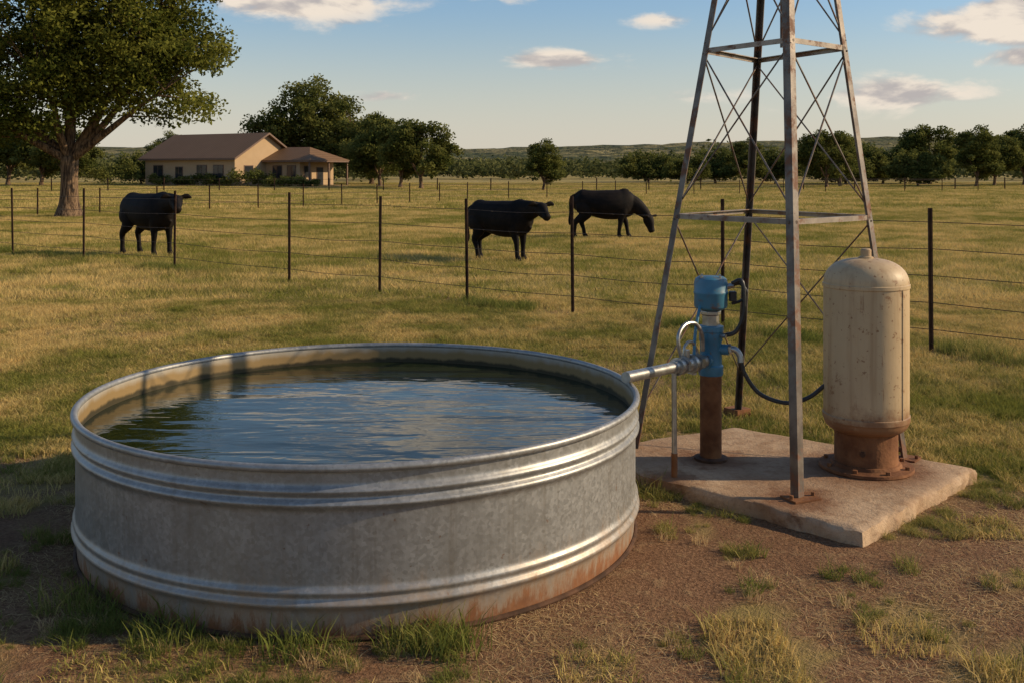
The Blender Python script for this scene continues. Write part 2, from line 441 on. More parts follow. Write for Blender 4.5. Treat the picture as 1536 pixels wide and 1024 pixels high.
x,y=tiles(MT_,14.3,47.9,.54,2);addp(x,y,12+RS.randint(0,4,len(x)),np.ones(len(x)),.0,RS.randint(0,4,len(x))*math.pi/2,.7+.7*fbm(x*.3,y*.3,62,3))
x,y=tiles(FT_,47.9,150,.55,4);addp(x,y,16+RS.randint(0,3,len(x)),np.ones(len(x)),.0,RS.randint(0,4,len(x))*math.pi/2,.7+.7*fbm(x*.1,y*.1,63,3))
x,y=region(11000,2.4,14);d=dirt_f(x,y);n=fbm(x*1.9,y*1.9,71,3)
k=RS.rand(len(x))<sstep(.51,.68,n)*(.8-.45*d);x,y=x[k],y[k]
addp(x,y,RS.randint(19,21,len(x)),.3+.5*RS.rand(len(x))**1.5)
x,y=region(260,2.4,8);d=dirt_f(x,y);k=d>.3;x,y=x[k],y[k]
for j in range(7):
    addp(x+RS.randn(len(x))*.07,y+RS.randn(len(x))*.05,RS.choice([19,20,20,24],len(x)),.3+.55*RS.rand(len(x)))
x,y=region(12000,2.4,9);d=dirt_f(x,y);n=fbm(x*1.4,y*1.4,73,3);k=RS.rand(len(x))<(.12+.6*d)*sstep(.38,.64,n);x,y=x[k],y[k]
addp(x,y,RS.randint(21,23,len(x)),.4+.8*RS.rand(len(x)))
a=RS.rand(520)*2*np.pi;rr=1.43+np.abs(RS.randn(520))*.08
x=-.755+np.cos(a)*rr;y=5.297+np.sin(a)*rr;k=(fbm(a*2.2,a*0,5,2)>.52);x,y=x[k],y[k]
addp(x,y,RS.randint(19,25,len(x)),.2+.45*RS.rand(len(x)))
for a in range(4):
    p,r_=QP[a],QP[(a+1)%4];u=RS.rand(150);nx_,ny_=(r_[1]-p[1]),-(r_[0]-p[0]);l=math.hypot(nx_,ny_)
    o=.05+np.abs(RS.randn(150))*.07
    x=p[0]+(r_[0]-p[0])*u+nx_/l*o;y=p[1]+(r_[1]-p[1])*u+ny_/l*o;k=fbm(u*5,u*0+a,6,2)>.5
    x,y=x[k],y[k];addp(x,y,RS.randint(19,23,len(x)),.2+.4*RS.rand(len(x)))
u=RS.rand(900);x=-14+24*u;y=22.5-.825*(x+10.97)+RS.randn(900)*.2
k=fbm(x*1.1,x*0,9,3)>.45;x,y=x[k],y[k];addp(x,y,np.full(len(x),23),.3+.5*RS.rand(len(x)))
PX,PY,PI,PS,PZ,PR=[np.concatenate(q) for q in (PX,PY,PI,PS,PZ,PR)]
me=bpy.data.meshes.new('grass');me.vertices.add(len(PX))
me.vertices.foreach_set('co',np.stack([PX,PY,gz(PX,PY)],1).astype(np.float32).ravel())
at=me.attributes.new('idx','INT','POINT');at.data.foreach_set('value',PI.astype(np.int32))
at=me.attributes.new('scl','FLOAT_VECTOR','POINT');at.data.foreach_set('vector',np.stack([PS,PS,PZ],1).astype(np.float32).ravel())
rot=np.zeros((len(PX),3),np.float32);rot[:,2]=PR
at=me.attributes.new('rot','FLOAT_VECTOR','POINT');at.data.foreach_set('vector',rot.ravel())
grass=bpy.data.objects.new('grass',me);COL.objects.link(grass)
ng=bpy.data.node_groups.new('scatter','GeometryNodeTree')
ng.interface.new_socket('Geometry',in_out='INPUT',socket_type='NodeSocketGeometry')
ng.interface.new_socket('Geometry',in_out='OUTPUT',socket_type='NodeSocketGeometry')
gi=ng.nodes.new('NodeGroupInput');go=ng.nodes.new('NodeGroupOutput')
ci=ng.nodes.new('GeometryNodeCollectionInfo');ci.inputs[0].default_value=pc;ci.inputs['Separate Children'].default_value=True;ci.inputs['Reset Children'].default_value=True
ip=ng.nodes.new('GeometryNodeInstanceOnPoints');ip.inputs['Pick Instance'].default_value=True
def na(nm,ty):
    n=ng.nodes.new('GeometryNodeInputNamedAttribute');n.data_type=ty;n.inputs[0].default_value=nm
    return [o for o in n.outputs if o.enabled and o.name=='Attribute'][0]
e2r=ng.nodes.new('FunctionNodeEulerToRotation')
L=ng.links.new
L(gi.outputs[0],ip.inputs['Points']);L(ci.outputs[0],ip.inputs['Instance']);L(na('idx','INT'),ip.inputs['Instance Index'])
L(na('rot','FLOAT_VECTOR'),e2r.inputs[0]);L(e2r.outputs[0],ip.inputs['Rotation']);L(na('scl','FLOAT_VECTOR'),ip.inputs['Scale'])
L(ip.outputs[0],go.inputs[0])
md=grass.modifiers.new('scatter','NODES');md.node_group=ng
# ------------------------------------------------------------------ stock tank
TC=(-.755,5.297,0)
tank=empty('stock_tank',TC)
W=1.384
def rr_(z):
    g=lambda c,s,a:a*math.exp(-((z-c)/s)**2)
    return W+g(.578,.015,.017)+g(.528,.017,.020)+g(.553,.01,-.004)+g(.190,.014,.013)+g(.145,.018,.020)-.010*max(0,1-z/.12)
prof=[(0.0,.004),(W-.02,.004)]+[(rr_(z),z) for z in np.linspace(.012,.672,90)]
MB().lathe(prof,n=180).obj('shell',GALV,tank,ang=60)
ip_=[(W-.006,.672),(W-.008,.60),(W-.010,.3),(W-.02,.02),(0,.02)]
MB().lathe(ip_,n=180).obj('inner_wall',INNER,tank)
rp=[(1.390+.0165*math.cos(a),.667+.0165*math.sin(a)) for a in np.linspace(0,2*math.pi,13)[:-1]]
MB().lathe(rp,n=180,closed=True).obj('rolled_rim',GALV,tank)
bp=[(W-.002+.012*math.cos(a),.012+.012*math.sin(a)) for a in np.linspace(0,2*math.pi,9)[:-1]]
MB().lathe(bp,n=180,closed=True).obj('bottom_seam',RUSTD,tank)
water=MB().lathe([(W-.009,0),(1.0,0),(.5,0),(.001,0)],n=160).obj('water',WATER,None,loc=(TC[0],TC[1],.560))
# ------------------------------------------------------------------ concrete pad
q=[np.array(p) for p in QP]
n=90;V=[];F=[]
for j in range(n+1):
    for i in range(n+1):
        u,v=i/n,j/n
        p=(q[0]*(1-u)+q[1]*u)*(1-v)+(q[3]*(1-u)+q[2]*u)*v
        c=q[0]*.25+q[1]*.25+q[2]*.25+q[3]*.25
        e=min(u,1-u,v,1-v)
        z=.08+(fbm(p[0]*4,p[1]*4,91,4)-.5)*.008
        rnd=float(fbm(p[0]*9,p[1]*9,93,3))
        if e<.03: z-=(1-e/.03)**2*(.005+.022*rnd**2)
        if e==0:
            off=(float(fbm(p[0]*5,p[1]*5,95,4))-.5)*.05
            d=p-c;p=p+d/np.linalg.norm(d)*off
        V.append((p[0],p[1],float(z)))
idx=lambda i,j:j*(n+1)+i
for j in range(n):
    for i in range(n): F.append((idx(i,j),idx(i+1,j),idx(i+1,j+1),idx(i,j+1)))
ring=[idx(i,0) for i in range(n)]+[idx(n,j) for j in range(n)]+[idx(n-i,n) for i in range(n)]+[idx(0,n-j) for j in range(n)]
prev=ring;cen=sum(q)/4
for lev in (.045,.0,-.06):
    cur=[]
    for r_ in ring:
        p=np.array(V[r_][:2]);d=p-cen;d/=np.linalg.norm(d)
        o=(float(vnoise(p[0]*14,p[1]*14+lev*60,97))-.5)*.03+.008
        cur.append(len(V));V.append((p[0]+d[0]*o,p[1]+d[1]*o,lev))
    m=len(ring)
    for k in range(m):
        k2=(k+1)%m;F.append((prev[k2],prev[k],cur[k],cur[k2]))
    prev=cur
b=MB();b.v=V;b.f=F;b.obj('concrete_pad',CONC,None,True,50)
# ------------------------------------------------------------------ windmill tower
tw=empty('windmill_tower',(1.6,6.3,0))
O=np.array([1.6,6.3,0.])
apex=np.array([1.66,6.3,5.30])
base={'f':np.array([1.50,5.36,.08]),'l':np.array([.74,6.40,0.]),'b':np.array([1.66,7.55,0.]),'r':np.array([2.37,6.13,.08])}
def at_(k,z):
    p=base[k];return p+(apex-p)*((z-p[2])/(apex[2]-p[2]))
ZT=4.7;order=['f','r','b','l']
b=MB()
for i,k in enumerate(order):
    p0=base[k]-O;p1=at_(k,ZT)-O
    A=base[order[(i+1)%4]]-base[k];B=base[order[(i-1)%4]]-base[k]
    w=.048 if k!='f' else .052
    b.angle(p0,p1,A,B,w,.007)
b.obj('legs',TOWER,tw,False)
b=MB();c=MB();pl=MB()
for li,z in enumerate((1.535,2.56,3.45,4.2)):
    for i in range(4):
        k,k2=order[i],order[(i+1)%4]
        p0=at_(k,z)-O;p1=at_(k2,z)-O
        inw=(apex-O)*np.array([1,1,0])-(p0+p1)/2;inw[2]=0
        d=(p1-p0)/np.linalg.norm(p1-p0)
        b.angle(p0+d*.012+inw*.004,p1-d*.012+inw*.004,(0,0,-1),inw,.030,.005)
        c.tube([p0+d*.03-inw*.012+np.array([0,0,-.016]),p0+d*.03+inw*.03+np.array([0,0,-.016])],.009,6)
        c.tube([p1-d*.03-inw*.012+np.array([0,0,-.016]),p1-d*.03+inw*.03+np.array([0,0,-.016])],.009,6)
lev=[.30,1.535,2.56,3.45,4.2]
for a in range(4):
    for i in range(4):
        k,k2=order[i],order[(i+1)%4]
        if a==0 and k in('f','l'): continue
        z0,z1=lev[a]+.03,lev[a+1]-.03
        for (s0,s1) in ((k,k2),(k2,k)):
            p0=at_(s0,z0)-O;p1=at_(s1,z1)-O
            inw=-(p0+p1)/2;inw[2]=0;inw*=.02 if s0==k else .035
            c.tube([p0+inw,p1+inw],.0055,6)
b.obj('horizontal_struts',TOWERL,tw,False)
c.obj('brace_rods_and_bolts',TOWER,tw)
MB().tube([np.array([.06,0,2.56]),np.array([.06,0,4.7])],.011,8).obj('pump_rod',TOWER,tw)
pl.box(base['f']-O+np.array([.02,.03,.005]),(.17,.13,.012),.4)
pl.box(base['r']-O+np.array([0,0,.005]),(.13,.12,.012),.9)
for k,(dx,dy) in (('f',(-.04,-.01)),('f',(.09,.05)),('r',(.04,-.03))):
    p=base[k]-O;pl.tube([p+np.array([dx,dy,.0]),p+np.array([dx,dy,.03])],.011,6)
pl.box(base['b']-O+np.array([0,0,.02]),(.14,.14,.08),.6)
pl.box(base['l']-O+np.array([0,0,.02]),(.14,.14,.08),.6)
pl.obj('foot_plates',RUST,tw,False,bevel=.002)
# ------------------------------------------------------------------ pressure tank
pt=empty('pressure_tank',(2.06,5.96,.08))
R=.238
prof=[(.0,.20)]+[(R*math.sin(a)**.62 if a>0 else 0,.285-.085*math.cos(a)) for a in np.linspace(.15,math.pi/2,12)]+[(R+.005,.29),(R+.005,.318),(R,.322),(R,1.045),(R+.005,1.049),(R+.005,1.068),(R,1.072)]+[(R*math.cos(a)**.7,1.07+.145*math.sin(a)) for a in np.linspace(.05,math.pi/2-.02,16)]+[(.0,1.216)]
b=MB().lathe(prof,n=64)
b.tube([((R+.001)*math.cos(-.95),(R+.001)*math.sin(-.95),.32),((R+.001)*math.cos(-.95),(R+.001)*math.sin(-.95),1.05)],.004,6)
b.obj('tank_body',CREAM,pt,ang=40)
MB().lathe([(0,1.20),(.042,1.20),(.042,1.222),(.030,1.226),(.030,1.262),(.022,1.27),(0,1.27)],n=20).obj('top_fitting',CREAM,pt)
MB().lathe([(.186,.014),(.178,.03),(.176,.235)],n=48).obj('skirt',RUST,pt)
b=MB().lathe([(.0,.0),(.262,.0),(.266,.006),(.262,.020),(.20,.024),(.19,.04),(.17,.045)],n=48)
for i in range(8):
    a=i*math.pi/4+.2;p=np.array([.232*math.cos(a),.232*math.sin(a),.018]);b.tube([p,p+np.array([0,0,.022])],.014,6)
b.obj('base_flange',RUST,pt)
b=MB()
for a in (-2.0,-.3):
    p=np.array([.179*math.cos(a),.179*math.sin(a),.12]);d=np.array([math.cos(a),math.sin(a),0]);b.tube([p-d*.01,p+d*.012],.016,10)
b.obj('skirt_plugs',RUSTD,pt)
# ------------------------------------------------------------------ pump
PO=np.array([1.19,6.13,.08])
pm=empty('water_pump',tuple(PO))
MB().lathe([(.064,0),(.064,.52),(.0,.52)],n=28).obj('well_casing',RUST,pm)
MB().lathe([(0,0),(.10,0),(.10,.014),(.066,.02)],n=28).obj('casing_flange',RUSTD,pm)
b=MB().lathe([(0,.505),(.070,.505),(.074,.515),(.074,.56),(.066,.57),(.064,.70),(.070,.71),(.070,.76),(.076,.765),(.076,.795),(.05,.80),(0,.80)],n=28)
b.tube([(-.03,-.05,.60),(-.05,-.085,.60)],.040,14)
b.tube([(.05,-.02,.66),(.10,-.04,.66)],.032,14)
b.obj('pump_head',BLUE,pm)
b=MB().lathe([(.052,.80),(.052,.86),(.062,.864),(.062,.885),(.05,.89),(.05,.905),(0,.905)],n=6)
b.obj('hex_coupling',ZINC,pm,False,bevel=.003)
b=MB().lathe([(0,.893),(.072,.893),(.094,.905),(.099,.915),(.099,.985),(.102,.99),(.102,1.0),(.099,1.005),(.099,1.055),(.092,1.078),(.075,1.09),(0,1.094)],n=32)
b.obj('motor_housing',BLUE,pm)
b=MB()
for i in range(4):
    a=i*math.pi/2+.6;b.tube([(.075*math.cos(a),.075*math.sin(a),1.08),(.075*math.cos(a),.075*math.sin(a),1.098)],.008,6)
b.tube([(.08,-.02,1.03),(.13,-.03,1.04)],.016,8)
b.tube([(.05,-.05,.745),(.075,-.075,.745)],.012,8)
b.obj('bolts',ZINC,pm)
MB().tube([(.12,-.03,1.05),(.17,-.05,1.07),(.185,-.06,.99),(.18,-.06,.86),(.14,-.05,.77),(.09,-.03,.745),(.05,-.02,.74)],.013,10,6).obj('power_cable',BLACK,pm)
MB().tube([(.10,0,1.02),(.165,-.03,1.05),(.205,-.04,1.0),(.175,-.03,.95),(.12,-.02,.93)],.009,8,6).obj('cable_loop',BLACK,pm)
MB().box((.125,-.03,.975),(.04,.05,.06)).obj('junction_box',BLACK,pm,False,bevel=.006)
MB().tube([(-.07,-.05,.93),(-.10,-.10,.84),(-.12,-.13,.73),(-.13,-.16,.60)],.010,8,5).obj('side_conduit',BLUE,pm)
lp=[(-.06,-.07,.66),(-.07,-.09,.76),(-.12,-.14,.83),(-.19,-.20,.83),(-.235,-.25,.77),(-.225,-.25,.68),(-.20,-.24,.60)]
MB().tube(lp,.0115,10,6).obj('bypass_loop',ZINC,pm)
MB().tube([(-.09,-.11,.60),(-.11,-.12,.68),(-.15,-.17,.73),(-.19,-.21,.71),(-.2,-.22,.64)],.009,8,5).obj('valve_handle',ZINC,pm)
A=np.array([-.03,-.05,.60]);E=np.array([.60,5.40,.715])-PO
d=(E-A)/np.linalg.norm(E-A)
b=MB()
def seg(b,t0,t1,r,n=20): b.tube([A+d*t0,A+d*t1],r,n)
Ln=np.linalg.norm(E-A)
seg(b,.0,.10,.036);seg(b,.10,.14,.050,6);seg(b,.14,.19,.038);seg(b,.19,.215,.056);seg(b,.215,.27,.044);seg(b,.27,.30,.052,6);seg(b,.30,.34,.040);seg(b,.34,.36,.05);seg(b,.36,.40,.038)
b.tube([A+d*.24+np.array([0,0,.03]),A+d*.24+np.array([0,0,.085])],.016,10);b.tube([A+d*.165+np.array([0,-.0,-.03]),A+d*.165+np.array([0,0,-.065])],.018,8)
b.obj('pipe_fittings',ZINC,pm)
b=MB();seg(b,.38,Ln,.030,24);b.obj('discharge_pipe',ZINC,pm)
sp=A+d*.385
gp=np.array([.915,5.77,.08])-PO
MB().tube([(gp[0],gp[1],.13),(sp[0]+.0,sp[1],sp[2]-.03)],.0150,14).obj('support_pipe',ZINC,pm)
b=MB().tube([(gp[0],gp[1],-.06),(gp[0],gp[1],.135)],.018,14);b.obj('support_foot',RUST,pm)
b=MB().tube([(.07,-.03,.66),(.13,-.05,.665),(.16,-.06,.63),(.165,-.065,.59)],.019,12,4)
b.tube([(.10,-.04,.665),(.115,-.045,.667)],.03,6)
b.obj('hose_elbow',ZINC,pm)
MB().tube([(.165,-.065,.60),(.19,-.07,.52),(.26,-.08,.42),(.36,-.09,.37),(.46,-.10,.36),(.56,-.12,.40),(.64,-.14,.47),(.70,-.16,.50)],.0125,10,6).obj('hose',BLACK,pm)
# ------------------------------------------------------------------ fences
def fence(name,posts,h,pw,wires,wr,barb=False):
    f=empty(name,(0,0,0))
    b=MB()
    for (x,y) in posts:
        hh=h*(1+random.uniform(-.03,.03));tx,ty=random.uniform(-.02,.02),random.uniform(-.02,.02)
        z0=float(gz(np.array([x]),np.array([y]))[0])
        b.angle((x-pw/2,y,z0-.1),(x-pw/2+tx,y+ty,z0+hh),(1,.0,0),(0.2,1,0),pw,pw*.25)
        b.angle((x+pw*.1,y,z0-.1),(x+pw*.1+tx,y+ty,z0+hh),(0,1,0),(-1,0,0),pw*.6,pw*.25)
    b.obj('posts',RUSTD,f,False)
    w=MB();bb=MB()
    for zf in wires:
        for i in range(len(posts)-1):
            p,q_=np.array(posts[i]+(0,)),np.array(posts[i+1]+(0,))
            zj=h*zf
            p=np.array([p[0],p[1],zj+float(gz(np.array([p[0]]),np.array([p[1]]))[0])]);q_=np.array([q_[0],q_[1],zj+float(gz(np.array([q_[0]]),np.array([q_[1]]))[0])])
            mid=(p+q_)/2-np.array([0,0,random.uniform(.005,.03)])
            off=np.array([0,-pw*.3,0])
            w.tube([p+off,mid+off,q_+off],wr,5,4,cap=False)
            if barb:
                L_=np.linalg.norm(q_-p);m=int(L_/.14)
                for j in range(1,m):
                    u=j/m;c_=p*(1-u)+q_*u;c_=c_+off-np.array([0,0,(1-(2*u-1)**2)*((p+q_)[2]/2-mid[2])])
                    dd=np.array([random.uniform(-1,1),random.uniform(-1,1),random.uniform(-1,1)]);dd/=np.linalg.norm(dd)
                    bb.tube([c_-dd*.012,c_+dd*.012],.0014,3,cap=False)
    w.obj('wires',WIRE,f)
    if barb: bb.obj('barbs',WIRE,f)
np_=[(-18.6,28.8),(-16.1,26.7),(-13.5,24.6),(-10.97,22.5),(-8.6,20.55),(-6.1,18.5),(-3.59,16.5),(-1.96,15.15),(-.61,13.95),(.76,12.8),(2.37,11.5),(4.12,10.05),(5.9,8.6),(7.7,7.1),(9.5,5.6)]
fence('wire_fence',np_,1.46,.040,(.16,.34,.52,.70,.88),.0040,True)
bp_=[]
for (x0,y0,x1,y1,nn) in ((-30,32,-19.7,42.5,4),(-19.7,42.5,-10.6,52,5),(-10.6,52,-2.8,64,5),(-2.8,64,10.1,77,5),(10.1,77,45,92,9)):
    for i in range(nn): bp_.append((x0+(x1-x0)*i/nn,y0+(y1-y0)*i/nn))
fence('wire_fence',bp_,1.15,.06,(.3,.6,.9),.010)
bp2=[(-62+5.*i,92+.35*i) for i in range(34)]
fence('wire_fence',bp2,1.2,.10,(.5,.9),.012)
# ------------------------------------------------------------------ cows
def cow(loc,rz,scale,head,feet=(0,0,0,0),hyaw=(.62,-.62,-.50)):
    b=MB()
    T=[(-.86,1.08,.05,.06),(-.82,1.05,.14,.16),(-.72,1.01,.24,.27),(-.52,.98,.285,.315),(-.28,.935,.315,.355),(0,.90,.34,.395),(.26,.895,.33,.40),(.46,.92,.29,.39),(.62,.97,.23,.34),(.76,1.00,.15,.23),(.82,1.01,.06,.1)]
    b.tube([(x,0,z) for x,z,_,_ in T],[(a,c) for _,_,a,c in T],20,4,side=(0,1,0))
    b.tube([(.36,0,1.14),(.50,0,1.21),(.62,0,1.19)],[(.08,.12),(.11,.13),(.09,.12)],12,3,side=(0,1,0))
    b.tube([(-.76,0,1.13),(-.6,0,1.20),(-.42,0,1.17)],[(.10,.08),(.16,.11),(.13,.1)],12,3,side=(0,1,0))
    if head=='up':
        N=[(.46,0,1.02,.21,.31),(.72,-.02,1.08,.17,.24),(.96,-.05,1.13,.12,.17),(1.08,-.09,1.15,.10,.13)]
        H0=np.array([1.10,-.09,1.20]);hd=np.array(hyaw,float)
    else:
        N=[(.48,0,.98,.20,.31),(.78,0,.90,.155,.23),(1.02,-.02,.72,.115,.165),(1.14,-.04,.60,.095,.12)]
        H0=np.array([1.16,-.05,.60]);hd=np.array([.30,-.25,-.92])
    b.tube([n_[:3] for n_ in N],[n_[3:] for n_ in N],16,4,side=(0,1,0))
    hd/=np.linalg.norm(hd);sd=np.cross(hd,[0,0,1.]);sd/=np.linalg.norm(sd);up=np.cross(sd,hd)
    HP=[(-.08,.08,.08),(.0,.12,.125),(.10,.135,.15),(.20,.110,.14),(.30,.085,.11),(.38,.088,.092),(.43,.084,.082),(.455,.05,.05)]
    b.tube([H0+hd*t-up*(.03+.05*t) for t,_,_ in HP],[(a,c) for _,a,c in HP],14,3,side=sd)
    for s in (-1,1):
        e0=H0+hd*.03+sd*s*.08+up*.04;e1=e0+sd*s*.13+up*.02-hd*.01;e2=e0+sd*s*.23-up*.02
        b.tube([e0,e1,e2],[(.03,.026),(.07,.03),(.02,.018)],10,3,side=up)
    i=0
    for s in (1,-1):
        f=feet[i];i+=1
        b.tube([(.46,.13*s,.98),(.47,.165*s,.76),(.46+f*.25,.165*s,.58),(.475+f*.6,.16*s,.42),(.47+f*.85,.16*s,.24),(.475+f*.97,.16*s,.10),(.50+f,.16*s,.05),(.51+f,.16*s,.0)],
               [(.10,.18),(.11,.16),(.075,.105),(.062,.070),(.046,.052),(.052,.056),(.058,.068),(.062,.078)],12,3,side=(0,1,0))
    for s in (1,-1):
        f=feet[i];i+=1
        b.tube([(-.56,.13*s,1.0),(-.55,.17*s,.82),(-.50+f*.1,.175*s,.66),(-.62+f*.4,.165*s,.52),(-.70+f*.6,.16*s,.42),(-.675+f*.85,.16*s,.25),(-.665+f*.97,.16*s,.10),(-.64+f,.16*s,.05),(-.63+f,.16*s,.0)],
               [(.13,.22),(.14,.24),(.115,.17),(.078,.105),(.060,.078),(.046,.054),(.052,.056),(.058,.068),(.062,.078)],12,3,side=(0,1,0))
    b.tube([(.50,0,.62),(.66,0,.68),(.76,0,.78)],[(.06,.09),(.06,.10),(.05,.09)],10,3,side=(0,1,0))
    b.tube([(-.80,0,1.16),(-.90,0,1.10),(-.94,0,.95),(-.94,.01,.70),(-.94,.01,.55),(-.94,.0,.44),(-.94,0,.34)],[.04,.035,.028,.026,.040,.050,.02],10,4)
    o=b.obj('cow',HIDE,None)
    o.location=loc;o.rotation_euler=(0,0,rz);o.scale=(scale,)*3
    r=o.modifiers.new('r','REMESH');r.mode='VOXEL';r.voxel_size=.018;r.use_smooth_shade=True
    s=o.modifiers.new('s','SMOOTH');s.iterations=4;s.factor=.5
    return o
def gg(x,y): return float(gz(np.array([x]),np.array([y]))[0])
cow((-7.80,22.0,gg(-7.80,22)),math.radians(-38),1.02,'up',(.03,-.06,.05,-.08),(.80,-.45,-.42))
cow((-.22,20.9,gg(-.22,20.9)),math.radians(-36),.93,'up',(.0,.08,-.06,.14),(.75,-.45,-.45))
cow((2.50,27.6,gg(2.50,27.6)),math.radians(-4),1.0,'down',(.16,-.10,.12,-.16))
# ------------------------------------------------------------------ trees
def leafmesh(name,C,size,mat,rnd,seed,upb=.0):
    r=np.random.RandomState(seed);N=len(C)
    a=r.randn(N,3);a[:,2]*=.7;a/=np.linalg.norm(a,axis=1)[:,None]
    c=r.randn(N,3);b=np.cross(a,c);b/=np.linalg.norm(b,axis=1)[:,None]
    s=(size*(.6+.8*r.rand(N)))[:,None]
    V=np.stack([C-a*s,C+b*s*.55,C+a*s,C-b*s*.55],1).reshape(-1,3)
    F=np.arange(N*4).reshape(N,4)
    return npmesh(name,V,F,mat,{'rnd':np.repeat(rnd,4)})
def tree_data(seed,ells,nclump,nleaf,lsize,crad,trunk_r,fork,mat,limbs=7,flare=1.5):
    r=np.random.RandomState(seed)
    vol=np.array([e[3]*e[4]*e[5] for e in ells]);vol=vol/vol.sum()
    cl=[]
    tries=0
    while len(cl)<nclump and tries<nclump*20:
        tries+=1
        e=ells[r.choice(len(ells),p=vol)]
        d=r.randn(3);d/=np.linalg.norm(d);q_=r.rand()**.42
        p=np.array(e[:3])+d*q_*np.array(e[3:6])
        nn=float(vnoise(np.array([p[0]/crad*.35+p[2]*.2]),np.array([p[1]/crad*.35+p[2]/crad*.33]),seed))
        if nn<.36: continue
        cl.append(p)
    cl=np.array(cl)
    C=[];R_=[]
    for p in cl:
        rad=crad*(.5+.9*r.rand());m=int(nleaf*(rad/crad)**1.5)
        d=r.randn(m,3);d/=np.linalg.norm(d,axis=1)[:,None]
        q_=r.rand(m)**.5
        pts=p+d*(q_*rad)[:,None]*np.array([1.1,1.1,.72])
        C.append(pts);R_.append(np.clip(.25+.5*r.rand()+.35*(r.rand(m)-.5)+d[:,2]*q_*.2,0,1))
    C=np.concatenate(C);R_=np.concatenate(R_)
    k=C[:,2]>.2;C,R_=C[k],R_[k]
    lm=leafmesh('crown',C,lsize,mat,R_,seed+1)
    b=MB()
    tp=np.array([r.uniform(-.1,.1),r.uniform(-.1,.1),fork])
    b.tube([(0,0,-.3),(0,0,.02),(.0,0,fork*.25),(tp[0]*.5,tp[1]*.5,fork*.6),tuple(tp)],[trunk_r*flare*1.15,trunk_r*flare,trunk_r*1.05,trunk_r*.9,trunk_r*.95],14,4)
    nodes=[]
    ii=r.permutation(len(cl))[:limbs*3]
    tg=[]
    for e in sorted(ells,key=lambda e:-e[3]*e[4]*e[5]):
        tg.append(np.array(e[:3])+np.array([0,0,e[5]*.35]))
    for k_ in ii: 
        if len(tg)>=limbs: break
        tg.append(cl[k_])
    for g in tg:
        m1=tp+(g-tp)*.35+np.array([r.uniform(-.3,.3),r.uniform(-.3,.3),-.03*np.linalg.norm(g-tp)])*trunk_r
        m2=tp+(g-tp)*.7+np.array([r.uniform(-.6,.6),r.uniform(-.6,.6),.1*np.linalg.norm(g-tp)])*trunk_r
        path=[tp-np.array([0,0,trunk_r*.4]),m1,m2,g]
        b.tube(path,[trunk_r*.55,trunk_r*.40,trunk_r*.24,trunk_r*.07],8,4)
        cc=catmull([list(q_) for q_ in path],5);nodes+= [(q_,i/len(cc)) for i,q_ in enumerate(cc)][3:]
    NP=np.array([n_[0] for n_ in nodes])
    for p in cl[::2]:
        d=np.linalg.norm(NP-p,axis=1)+np.clip(NP[:,2]-p[2],0,9)*1.5
        s0=NP[int(np.argmin(d))]
        mid=(s0+p)/2+r.uniform(-.12,.12,3)*crad+np.array([0,0,.1*crad])
        b.tube([s0,mid,p],[trunk_r*.12,trunk_r*.07,trunk_r*.025],4,2,cap=False)
    me=bpy.data.meshes.new('trunk_and_limbs');me.from_pydata(b.v,[],b.f);me.materials.append(BARK)
    me.polygons.foreach_set('use_smooth',[True]*len(me.polygons));me.update()
    return lm,me
def place_tree(data,x,y,s=1.,rz=0.,name='oak_tree',sz=None,z=None):
    e=empty(name,(x,y,gg(x,y) if z is None else z),rz);e.scale=(s,s,sz or s)
    for m,nm in ((data[0],'crown'),(data[1],'trunk_and_limbs')):
        o=bpy.data.objects.new(nm,m);COL.objects.link(o);o.parent=e
    return e
big=tree_data(11,[(0,0,8.3,5.0,5,4.4),(3.0,-.6,5.9,2.8,3,2.2),(3.8,.2,7.1,2.5,2.6,2.4),(-4.2,0,5.4,4.0,3.5,3.2),(-.3,-1.8,4.7,3.6,2.4,1.5),(4.1,-1,4.6,2.0,2,1.1),(-3.5,-1.5,3.8,3,2,1.2),(.4,1,10.4,2.6,3.5,2.6)],620,185,.085,.76,.36,2.4,LEAF,9,1.6)
place_tree(big,-17.6,40.7,1.)
tA=tree_data(21,[(0,0,8.5,7.5,7,5.2),(5.5,0,6,5,5,4),(-5,0,6.5,4.5,4.5,4),(1.5,-2,4.2,6.5,4,2.3),(-1,0,11.5,4,4,3)],330,130,.22,1.30,.5,2.4,LEAF2,8)
place_tree(tA,-26.9,141,1.0)
place_tree(tA,-51,152,.52,2.1)
tB=tree_data(31,[(0,0,4.4,3.2,3,2.2),(1.6,0,3.4,2.2,2,1.5),(-1.6,.3,3.5,2.0,2,1.5),(0,-.5,2.3,2.8,2,1.1)],170,110,.15,.72,.20,1.2,LEAF2,6)
tC=tree_data(32,[(0,0,4.8,2.6,2.6,2.4),(1.4,0,3.6,2.0,2,1.5),(-1.3,.3,3.2,2.2,2,1.3),(0.3,-.5,2.2,2.6,2,1.1)],160,110,.15,.72,.20,1.1,LEAF2,6)
tD=tree_data(33,[(0,0,2.9,2.9,2.4,1.6),(2.2,0,2.2,2.0,2,1.3),(-2.2,.3,2.4,2.2,2,1.4),(0.,-.5,1.4,3.2,2,.9)],130,100,.15,.70,.15,.7,LEAF2,6)
place_tree(tB,-9.4,106,1.05,.3)
place_tree(tC,-12.2,112,1.0,1.3)
place_tree(tC,-15.2,118,1.15,3.3)
place_tree(tA,-18.5,135,.62,1.)
place_tree(tC,3.0,98,.66,.8)
